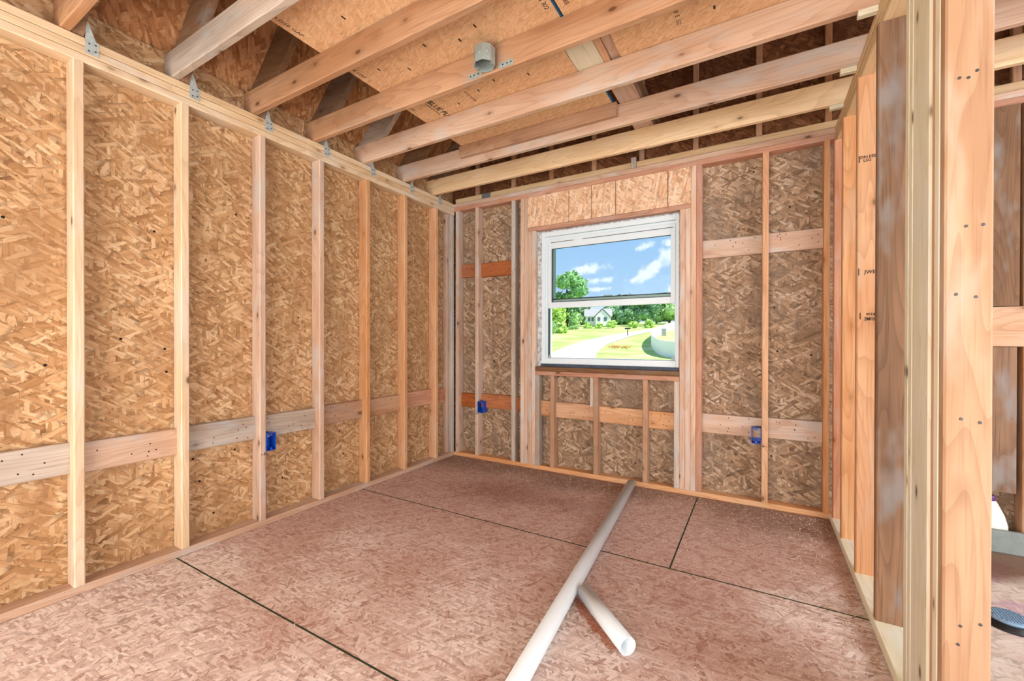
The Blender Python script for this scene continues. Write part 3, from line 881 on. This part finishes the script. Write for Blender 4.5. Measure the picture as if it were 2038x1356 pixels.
# stamps on the right wall stud
for (s, x, z, h, up) in [('DN.EEEN', 3.040, 2.006, 0.013, 1), ('LSG', 3.052, 1.990, 0.012, 1), ('JWE', 3.058, 1.462, 0.016, 1)]:
    text_obj('grade_stamp', s, (x, -0.7976, z), (1, 0, 0), (0, 0, 1), h, M['ink'], P2, 1.0, 0.0003)
text_obj('grade_stamp', 'PRIME', (3.106, -0.7976, 1.256), (-1, 0, 0), (0, 0, -1), 0.016, M['ink'], P2, 0.8, 0.0003)
text_obj('grade_stamp', 'KD8', (3.098, -0.7976, 1.276), (-1, 0, 0), (0, 0, -1), 0.011, M['ink'], P2, 1.1, 0.0003)
for z in (2.004, 1.471, 1.262):
    c = Vector((3.037 if z > 1.3 else 3.043, -0.7974, z)) - P2.location
    v, f = box_vf((c.x - 0.0018, c.y - 0.0004, c.z - 0.016), (c.x + 0.0018, c.y, c.z + 0.016)); link('stamp_bar', v, f, M['ink'], P2)
# screws and nails in the near post
for (x, z) in [(3.055, 1.793), (3.071, 1.789), (3.086, 1.802), (3.068, 1.425), (3.098, 1.425), (3.051, 1.258), (3.086, 1.25), (3.061, .949), (3.094, .943), (3.062, .435), (3.097, .45), (3.058, .388)]:
    c = Vector((x, -1.899, z)) - PB.location
    oo = lathe('screw', [(0.0036, 0), (0.0036, 0.001), (0.0026, 0.002), (0.0010, 0.0012)], M['screw'], PB, tuple(c), 10); oo.rotation_euler = (math.pi / 2, 0, 0)

# ------------------------------------------------------------------ octagon ceiling box
ob = empty('ceiling_box', (1.440, -1.603, 2.516))
OR, OH = 0.054, 0.082


def ngon(r, n=8): return [(r * math.cos(math.pi / 8 + 2 * math.pi * i / n), r * math.sin(math.pi / 8 + 2 * math.pi * i / n)) for i in range(n)]


po, pi_ = ngon(OR), ngon(OR - 0.002)
v = [(x, y, 0) for x, y in po] + [(x, y, OH) for x, y in po] + [(x, y, 0) for x, y in pi_] + [(x, y, OH - 0.002) for x, y in pi_]
f = [tuple(range(8, 16)), tuple(range(31, 23, -1))]
for i in range(8):
    j = (i + 1) % 8
    f += [(i, j, 8 + j, 8 + i), (16 + j, 16 + i, 24 + i, 24 + j), (j, i, 16 + i, 16 + j)]
link('box_shell', v, f, M['box_steel'], ob)
for i in range(8):
    a = 2 * math.pi * i / 8 + math.pi / 4; r = OR * math.cos(math.pi / 8) + 0.0005
    if math.sin(a) > 0.5: continue
    kn = lathe('knockout', [(0.011, 0), (0.011, 0.0012), (0.009, 0.0018)], M['box_steel'], ob, (r * math.cos(a), r * math.sin(a), 0.045), 14)
    kn.rotation_euler = (0, math.pi / 2, a)
for s in (-1, 1):
    v, f = box_vf((s * 0.042 - 0.008, -0.006, -0.0016), (s * 0.042 + 0.008, 0.006, 0.0)); link('cover_ear', v, f, M['box_steel'], ob)
    v, f = box_vf((min(s * 0.05, s * 0.135), 0.0525, -0.004), (max(s * 0.05, s * 0.135), 0.0545, 0.026)); link('mounting_strap', v, f, M['box_steel'], ob)
    for k in (0.075, 0.1, 0.122):
        kk = lathe('strap_hole', [(0.004, 0), (0.004, 0.0008)], M['hole'], ob, (s * k, 0.0524, 0.012), 8); kk.rotation_euler = (math.pi / 2, 0, 0)
tag(ob, 'round galvanized steel electrical box fixed to a ceiling joist', 'electrical box')

# ------------------------------------------------------------------ pipes on the floor
RO = 0.0335
lp = tube('pvc_pipe', (1.775, -0.062, RO + 0.001), (1.993, -2.62, RO + 0.001), RO, RO - 0.005, M['pvc'])
tag(lp, 'long white plastic pipe lying across the floor towards the window', 'pipe')
sp = tube('pvc_pipe', (1.965, -1.592, RO + 0.001), (2.222, -1.832, RO + 0.001), RO, RO - 0.005, M['pvc'])
tag(sp, 'short white pipe offcut lying against the long pipe', 'pipe')

# ------------------------------------------------------------------ neighbouring room things
gb = board('grey_board', (3.30, 4.9), (-0.062, -0.030), (-0.002, 0.118), 'grey', None, axis='x', mat=M['grey_board'])
tag(gb, 'grey painted board standing along the floor in the next room', 'board')
jg = empty('plastic_jug', (3.735, 0.035 - 0.008, T))
lathe('body', [(0.074, 0), (0.080, 0.006), (0.080, 0.05), (0.078, 0.054), (0.083, 0.060), (0.083, 0.085), (0.070, 0.14), (0.045, 0.20), (0.034, 0.222)], M['jug'], jg).scale = (1, 0.6, 1)
lathe('cap', [(0.036, 0.215), (0.036, 0.24), (0.03, 0.246)], M['purple'], jg).scale = (1, 0.6, 1)
lathe('band', [(0.0808, 0.0515), (0.0808, 0.0545)], M['purple'], jg).scale = (1, 0.6, 1)
tag(jg, 'white plastic jug with purple cap behind the grey board', 'jug')
dr = empty('floor_drain', (3.506, -0.880, -0.002))
lathe('black_ring', [(0.078, 0), (0.078, 0.006), (0.070, 0.010), (0.068, 0.022), (0.060, 0.024)], M['black'], dr)
lathe('blue_cover', [(0.062, 0.024), (0.062, 0.034), (0.058, 0.036)], M['drain_blue'], dr)
for i in range(-5, 6):
    for j in range(-5, 6):
        x, y = i * 0.0095, j * 0.0095
        if x * x + y * y < 0.052 ** 2:
            v, f = box_vf((x - 0.003, y - 0.003, 0.036), (x + 0.003, y + 0.003, 0.0385)); link('raised_stud', v, f, M['drain_blue'], dr)
tag(dr, 'round blue floor drain cover with black ring in the next room', 'drain')

# ------------------------------------------------------------------ sawdust
cv, cf = [], []
rs = random.Random(3)
for i in range(2600):
    r = rs.random()
    if r < 0.45: x, y = rs.uniform(0.03, 3.0), -abs(rs.gauss(0, 0.35)) - 0.02
    elif r < 0.7: x, y = 3.0 - abs(rs.gauss(0, 0.18)), rs.uniform(-2.2, -0.03)
    else: x, y = rs.uniform(0.03, 3.0), rs.uniform(-2.8, -0.05)
    if y < -3 or x < 0.02: continue
    if abs(x - (1.775 - 0.0852 * (y + 0.062))) < 0.05 or abs((x - 1.965) * 0.68 + (y + 1.592) * 0.73) < 0.05: continue
    s = rs.uniform(0.001, 0.003); l = s * rs.uniform(1, 2.6); a = rs.uniform(0, math.pi); n = len(cv)
    for (p, q, h) in ((-l, -s, 0.0004), (l, -s, 0.0016), (l, s, 0.0024), (-l, s, 0.001)):
        cv.append((x + p * math.cos(a) - q * math.sin(a), y + p * math.sin(a) + q * math.cos(a), h))
    cf.append((n, n + 1, n + 2, n + 3))
sd = link('sawdust', cv, cf, M['chip']); tag(sd, 'pale sawdust chips scattered over the subfloor', 'sawdust', kind='stuff')


# ------------------------------------------------------------------ outside
def zg(x, y):
    d = math.hypot(x - CAM[0], y - CAM[1])
    return -0.53 if d < 37 else -0.53 + 0.073 * (d - 37)


def grass_mat():
    m, t, b = new_mat('lawn_grass')
    geo = t.add('ShaderNodeNewGeometry').outputs['Position']
    n = t.noise(geo, 0.22, 5.0, 0.65); n2 = t.noise(geo, 3.0, 4.0, 0.7)
    c = t.ramp(n, [(0.3, rgba((150, 188, 92))), (0.5, rgba((184, 210, 122))), (0.68, rgba((222, 218, 160)))])
    c = t.mix(t.math('MULTIPLY', t.step(n2, 0.45, 0.75), 0.3), c, rgba((120, 160, 70)))
    t.l.new(c, b.inputs['Base Color']); b.inputs['Roughness'].default_value = 0.9; b.inputs['Specular IOR Level'].default_value = 0.1
    return m


M['grass'] = grass_mat()
M['road'] = plain('pale_gravel_road', (226, 218, 206), 0.9, 0, 0.12, 1.5, 0.1)
gv, gf = [], []
NX, NY = 60, 80
for j in range(NY + 1):
    y = 0.6 + (140 - 0.6) * (j / NY) ** 1.3
    for i in range(NX + 1):
        x = -110 + 200 * i / NX
        gv.append((x, y, zg(x, y)))
for j in range(NY):
    for i in range(NX):
        a = j * (NX + 1) + i; gf.append((a, a + 1, a + NX + 2, a + NX + 1))
gr = link('ground', gv, gf, M['grass'], smooth=True); gr['kind'] = 'structure'
gv, gf = [], []
for j in range(12):
    for i in range(12):
        gv.append((-110 + 200 * i / 11, -60 + 60.6 * j / 11, -0.53))
for j in range(11):
    for i in range(11):
        a = j * 12 + i; gf.append((a, a + 1, a + 13, a + 12))
gr2 = link('ground', gv, gf, M['grass']); gr2['kind'] = 'structure'
RL = [(-10.0, 20.0), (-11.8, 25.5), (-13.2, 30.1), (-15.6, 36.2), (-17.3, 44.2), (-18.6, 54.7), (-19.2, 67.4), (-18.5, 83.4), (-17.2, 97), (-14, 112)]
RR = [(-5.5, 20.0), (-7.6, 26), (-9.6, 31.9), (-11.5, 38.1), (-13.0, 44.5), (-14.0, 50.5), (-15.2, 66), (-15.2, 82), (-14.0, 95), (-10, 110)]
rv, rf = [], []


def interp(L, n):
    out = []
    for k in range(n):
        t_ = k / (n - 1) * (len(L) - 1); i = min(int(t_), len(L) - 2); fr = t_ - i
        p = [L[max(i - 1, 0)], L[i], L[i + 1], L[min(i + 2, len(L) - 1)]]
        out.append(tuple(0.5 * (2 * p[1][c] + (p[2][c] - p[0][c]) * fr + (2 * p[0][c] - 5 * p[1][c] + 4 * p[2][c] - p[3][c]) * fr ** 2 + (3 * p[1][c] - p[0][c] - 3 * p[2][c] + p[3][c]) * fr ** 3) for c in (0, 1)))
    return out


nL, nR = interp(RL, 60), interp(RR, 60)
for a, b in zip(nL, nR):
    for k in range(5):
        x = a[0] + (b[0] - a[0]) * k / 4; y = a[1] + (b[1] - a[1]) * k / 4
        rv.append((x, y, zg(x, y) + 0.06))
for j in range(59):
    for k in range(4):
        q = j * 5 + k; rf.append((q, q + 1, q + 6, q + 5))
rd = link('road', rv, rf, M['road'], smooth=True); rd['kind'] = 'structure'

# curved white fence
M['fence'] = plain('white_vinyl_fence', (236, 240, 242), 0.5)
fe = empty('vinyl_fence', (-6.5, 41, zg(-6.5, 41)))
FP = [(-0.5, 33.6), (-2.2, 34.6), (-3.74, 35.9), (-4.77, 37.1), (-5.7, 39.0), (-6.5, 41.3), (-7.7, 45.5), (-8.95, 51), (-10.2, 58), (-11.3, 66), (-12.2, 74), (-12.9, 84), (-12.6, 93), (-9.5, 99), (-4, 102)]
pts = interp(FP, 44)
for (a, b) in zip(pts[:-1], pts[1:]):
    za, zb = zg(*a), zg(*b); h = 1.45
    dxy = Vector((b[0] - a[0], b[1] - a[1], 0)); nrm = Vector((-dxy.y, dxy.x, 0)).normalized() * 0.03
    A = Vector((a[0], a[1], 0)) + dxy * 0.012; B = Vector((b[0], b[1], 0)) - dxy * 0.012
    v = []
    for (p, z) in ((A, za), (B, zb)):
        for s in (-1, 1):
            for hh in (-0.1, h): v.append(p + nrm * s + Vector((0, 0, z + hh)) - fe.location)
    f = [(0, 1, 3, 2), (4, 6, 7, 5), (0, 4, 5, 1), (2, 3, 7, 6), (1, 5, 7, 3), (0, 2, 6, 4)]
    link('fence_panel', v, f, M['fence'], fe)
tag(fe, 'white vinyl fence curving around the neighbouring lawn outside', 'fence')
gp = board('fence_gate', (-10.6, -9.9), (66.0, 66.12), (zg(-11.3, 66) + 0.1, zg(-11.3, 66) + 1.25), 'grey', None, axis='z', mat=plain('grey_gate', (168, 168, 170), 0.7))
tag(gp, 'grey gate leaf by the inner side of the white fence', 'gate')


def leaf_mat(name, c0, c1, c2):
    m, t, b = new_mat(name)
    rp = t.add('ShaderNodeNewGeometry').outputs['Random Per Island']
    c = t.ramp(rp, [(0.0, rgba(c0)), (0.5, rgba(c1)), (1.0, rgba(c2))])
    t.l.new(c, b.inputs['Base Color']); b.inputs['Roughness'].default_value = 0.7
    b.inputs['Subsurface Weight'].default_value = 0.0
    return m


LM = [leaf_mat('leaves_mid', (120, 168, 104), (150, 192, 122), (190, 216, 146)), leaf_mat('leaves_dark', (84, 126, 92), (112, 156, 112), (156, 192, 138)),
      leaf_mat('leaves_bright', (150, 196, 92), (178, 214, 110), (210, 232, 140))]
M['bark'] = plain('bark', (96, 78, 60), 0.9, 0, 0.5, 3)
rt = random.Random(11)


def pos(px, d):
    """ground point at bearing of image column px and distance d"""
    dirx = F_[0] + R_[0] * (px - 1019) / 842.255; diry = F_[1] + R_[1] * (px - 1019) / 842.255
    n = math.hypot(dirx, diry); return (CAM[0] + dirx / n * d, CAM[1] + diry / n * d)


def tree(name, px, d, height, rad, mat, label, group, n=1500, trunk=True, leaf=0.42, squat=0.0, blobs=16):
    x, y = pos(px, d); z0 = zg(x, y)
    o = empty(name, (x, y, z0))
    ch = height * (0.06 if trunk else 0.0)
    bl = []
    for i in range(blobs):
        a = rt.uniform(0, 2 * math.pi); r = rad * math.sqrt(rt.random()) * 0.68; h = rt.uniform(0.1, 0.92)
        wfac = math.sin(math.pi * min(max(h * 0.85 + 0.12, 0), 1)) ** 0.6
        bl.append((r * math.cos(a) * wfac, r * math.sin(a) * wfac, ch + h * (height - ch), rad * rt.uniform(0.26, 0.44)))
    v, f = [], []
    for i in range(n):
        b = bl[i % blobs]
        u_ = rt.uniform(-1, 1); a = rt.uniform(0, 2 * math.pi); s_ = math.sqrt(1 - u_ * u_); rr = b[3] * rt.uniform(0.72, 1.08)
        c = Vector((b[0] + rr * s_ * math.cos(a), b[1] + rr * s_ * math.sin(a), max(0.05, b[2] + rr * u_ * 0.85)))
        q = Vector((rt.gauss(0, 1), rt.gauss(0, 1), rt.gauss(0, 1))).normalized(); w_ = q.orthogonal().normalized(); w2_ = q.cross(w_)
        l = leaf * rt.uniform(0.6, 1.4); k = len(v)
        v += [c - w_ * l, c - w2_ * l * 0.6, c + w_ * l, c + w2_ * l * 0.6]; f.append((k, k + 1, k + 2, k + 3))
    # solid inner masses so the crown is not see-through
    link('crown', v, f, mat, o)
    iv, if_ = [], []
    for b in bl:
        k = len(iv); ns, nr = 8, 5
        for r_ in range(nr + 1):
            th = math.pi * r_ / nr
            for s2 in range(ns):
                ph = 2 * math.pi * s2 / ns; rr = b[3] * 0.82
                iv.append((b[0] + rr * math.sin(th) * math.cos(ph), b[1] + rr * math.sin(th) * math.sin(ph), max(0.0, b[2] + rr * 0.85 * math.cos(th))))
        for r_ in range(nr):
            for s2 in range(ns):
                a0 = k + r_ * ns + s2; a1 = k + r_ * ns + (s2 + 1) % ns; if_.append((a0, a1, a1 + ns, a0 + ns))
    link('inner_foliage', iv, if_, mat, o)
    if trunk:
        lathe('trunk', [(rad * 0.09, -0.3), (rad * 0.06, ch), (rad * 0.03, height * 0.7)], M['bark'], o, (0, 0, 0), 10)
    tag(o, label, 'tree' if trunk else 'bush', group)


TG, BG = 'trees beyond the lawn', 'bushes beyond the road'
tree('leafy_tree', 1128, 112, 14.0, 6.0, LM[0], 'tall round tree rising above the sash at the left of the window', TG, 2400)
tree('leafy_tree', 1099, 92, 7.0, 3.4, LM[2], 'bright green tree at the left edge of the window view', TG, 1500)
tree('leafy_tree', 1157, 126, 8.0, 3.4, LM[1], 'dark narrow tree between the tall tree and the white house', TG, 1300)
tree('leafy_tree', 1240, 129, 7.6, 6.6, LM[1], 'broad dark tree standing to the right of the white house', TG, 2800, blobs=24)
tree('leafy_tree', 1287, 116, 7.3, 4.4, LM[1], 'dark tree behind the far end of the white fence', TG, 1700)
tree('leafy_tree', 1332, 129, 8.0, 5.6, LM[0], 'lighter tree at the right edge of the window view', TG, 1900)
tree('round_bush', 1118, 82, 3.2, 1.7, LM[2], 'round bright bush under the tall tree', BG, 700, False, 0.24, blobs=10)
tree('round_bush', 1094, 78, 2.8, 1.7, LM[0], 'bush at the left edge in front of the bright tree', BG, 600, False, 0.24, blobs=10)
tree('round_bush', 1142, 98, 2.0, 1.7, LM[0], 'low bush below the dark narrow tree', BG, 500, False, 0.22, blobs=10)
tree('round_bush', 1169, 103, 1.1, 1.35, LM[2], 'low bush in front of the left end of the white house', BG, 400, False, 0.18, blobs=10)
tree('round_bush', 1193, 103, 1.0, 1.3, LM[2], 'low bush in front of the white house gable', BG, 400, False, 0.18, blobs=10)
tree('round_bush', 1217, 103, 1.7, 1.5, LM[2], 'yellowish bush at the right corner of the white house', BG, 500, False, 0.2, blobs=10)
tree('round_bush', 1262, 103, 1.4, 1.7, LM[2], 'low bright bush at the foot of the broad dark tree', BG, 500, False, 0.2, blobs=10)
tree('round_bush', 1291, 104, 1.7, 1.7, LM[2], 'low bright bush close to the far fence end', BG, 500, False, 0.2, blobs=10)

# white house
hx_, hy_ = pos(1190, 114); hz_ = zg(hx_, hy_)
hz_ += 0.5; hs = empty('white_house', (hx_, hy_, hz_)); hs.rotation_euler = (0, 0, math.atan2(-(hx_ - CAM[0]), hy_ - CAM[1]))
M['siding'] = plain('white_siding', (240, 242, 244), 0.6); M['roof_grey'] = plain('grey_shingles', (176, 178, 182), 0.8, 0, 0.2, 3); M['far_glass'] = plain('dark_window_glass', (92, 112, 130), 0.2)


def bx(name, lo, hi, mat, par):
    v, f = box_vf(lo, hi); return link(name, v, f, mat, par)


bx('wall', (-3.2, 0, -0.4), (3.3, 5, 2.3), M['siding'], hs)
v = [(-3.6, -0.4, 2.2), (3.7, -0.4, 2.2), (3.7, 5.4, 2.2), (-3.6, 5.4, 2.2), (-3.6, 2.5, 4.4), (3.7, 2.5, 4.4)]
link('roof', v, [(0, 1, 5, 4), (2, 3, 4, 5), (3, 0, 4), (1, 2, 5), (3, 2, 1, 0)], M['roof_grey'], hs)
bx('wall', (-0.6, -1.6, -0.4), (2.8, 0, 2.2), M['siding'], hs)
v = [(-0.6, -1.6, 2.2), (2.8, -1.6, 2.2), (1.1, -1.6, 3.9), (-0.6, 1.5, 2.2), (2.8, 1.5, 2.2), (1.1, 2.0, 3.9)]
link('gable', v, [(0, 1, 2), (3, 5, 4), (0, 2, 5, 3), (1, 4, 5, 2), (0, 3, 4, 1)], M['siding'], hs)
v = [(-1.0, -1.8, 2.0), (1.1, -1.8, 4.1), (1.1, 2.4, 4.1), (-1.0, 2.4, 2.0), (3.2, -1.8, 2.0), (3.2, 2.4, 2.0), (-1.0, -1.8, 2.15), (1.1, -1.8, 4.28), (1.1, 2.4, 4.28), (-1.0, 2.4, 2.15), (3.2, -1.8, 2.15), (3.2, 2.4, 2.15)]
link('gable_roof', v, [(0, 1, 2, 3), (1, 4, 5, 2), (6, 9, 8, 7), (7, 8, 11, 10), (0, 6, 7, 1), (1, 7, 10, 4)], M['roof_grey'], hs)
for (x0, x1) in [(-0.1, 0.6), (1.5, 2.3)]:
    bx('window', (x0, -1.66, 0.9), (x1, -1.6, 1.9), M['far_glass'], hs)
for (x0, x1) in [(-2.6, -2.0), (-1.7, -1.1)]:
    bx('window', (x0, -0.06, 0.9), (x1, 0.0, 1.9), M['far_glass'], hs)
bx('chimney', (-2.6, 2.3, 3.9), (-2.1, 2.8, 4.9), plain('chimney_brick', (120, 112, 116), 0.8), hs)
tag(hs, 'white house with grey gabled roof seen through the window', 'house')
# mailbox
mx_, my_ = pos(1249, 72.5)
mb = empty('mailbox', (mx_, my_, zg(mx_, my_)))
bx('post', (-0.06, -0.06, -0.1), (0.06, 0.06, 1.05), M['bark'], mb); 
v = [(0.13 * math.cos(a), -0.45 + 0.9 * s, 1.15 + (0.13 * math.sin(a) if math.sin(a) > 0 else 0.11 * math.sin(a))) for s in (0, 1) for a in [i * math.pi / 6 for i in range(12)]]
mbox = link('box', v, [tuple(range(11, -1, -1)), tuple(range(12, 24))] + [(i, (i + 1) % 12, 12 + (i + 1) % 12, 12 + i) for i in range(12)], plain('black_metal', (34, 34, 38), 0.5), mb)
mbox.scale = (1.3, 1, 1.2); mbox.rotation_euler = (0, 0, 1.2); mbox.location = (0, 0, -0.15)
tag(mb, 'black mailbox on a post beside the pale road', 'mailbox')
# flower bed
fx, fy = pos(1233, 50)
fv, ff = [], []
for i in range(160):
    a = rt.uniform(0, 6.28); r = 1.5 * math.sqrt(rt.random()); x, y = fx + r * math.cos(a), fy + r * math.sin(a); s = rt.uniform(0.05, 0.12); k = len(fv); z = zg(x, y) + rt.uniform(0.03, 0.22)
    fv += [(x - s, y, z), (x, y - s, z + s * .5), (x + s, y, z), (x, y + s, z - s * .3)]; ff.append((k, k + 1, k + 2, k + 3))
fl = link('flower_patch', fv, ff, plain('pink_flowers', (240, 170, 150), 0.8)); tag(fl, 'patch of pink flowers on the lawn outside', 'flowers', kind='stuff')
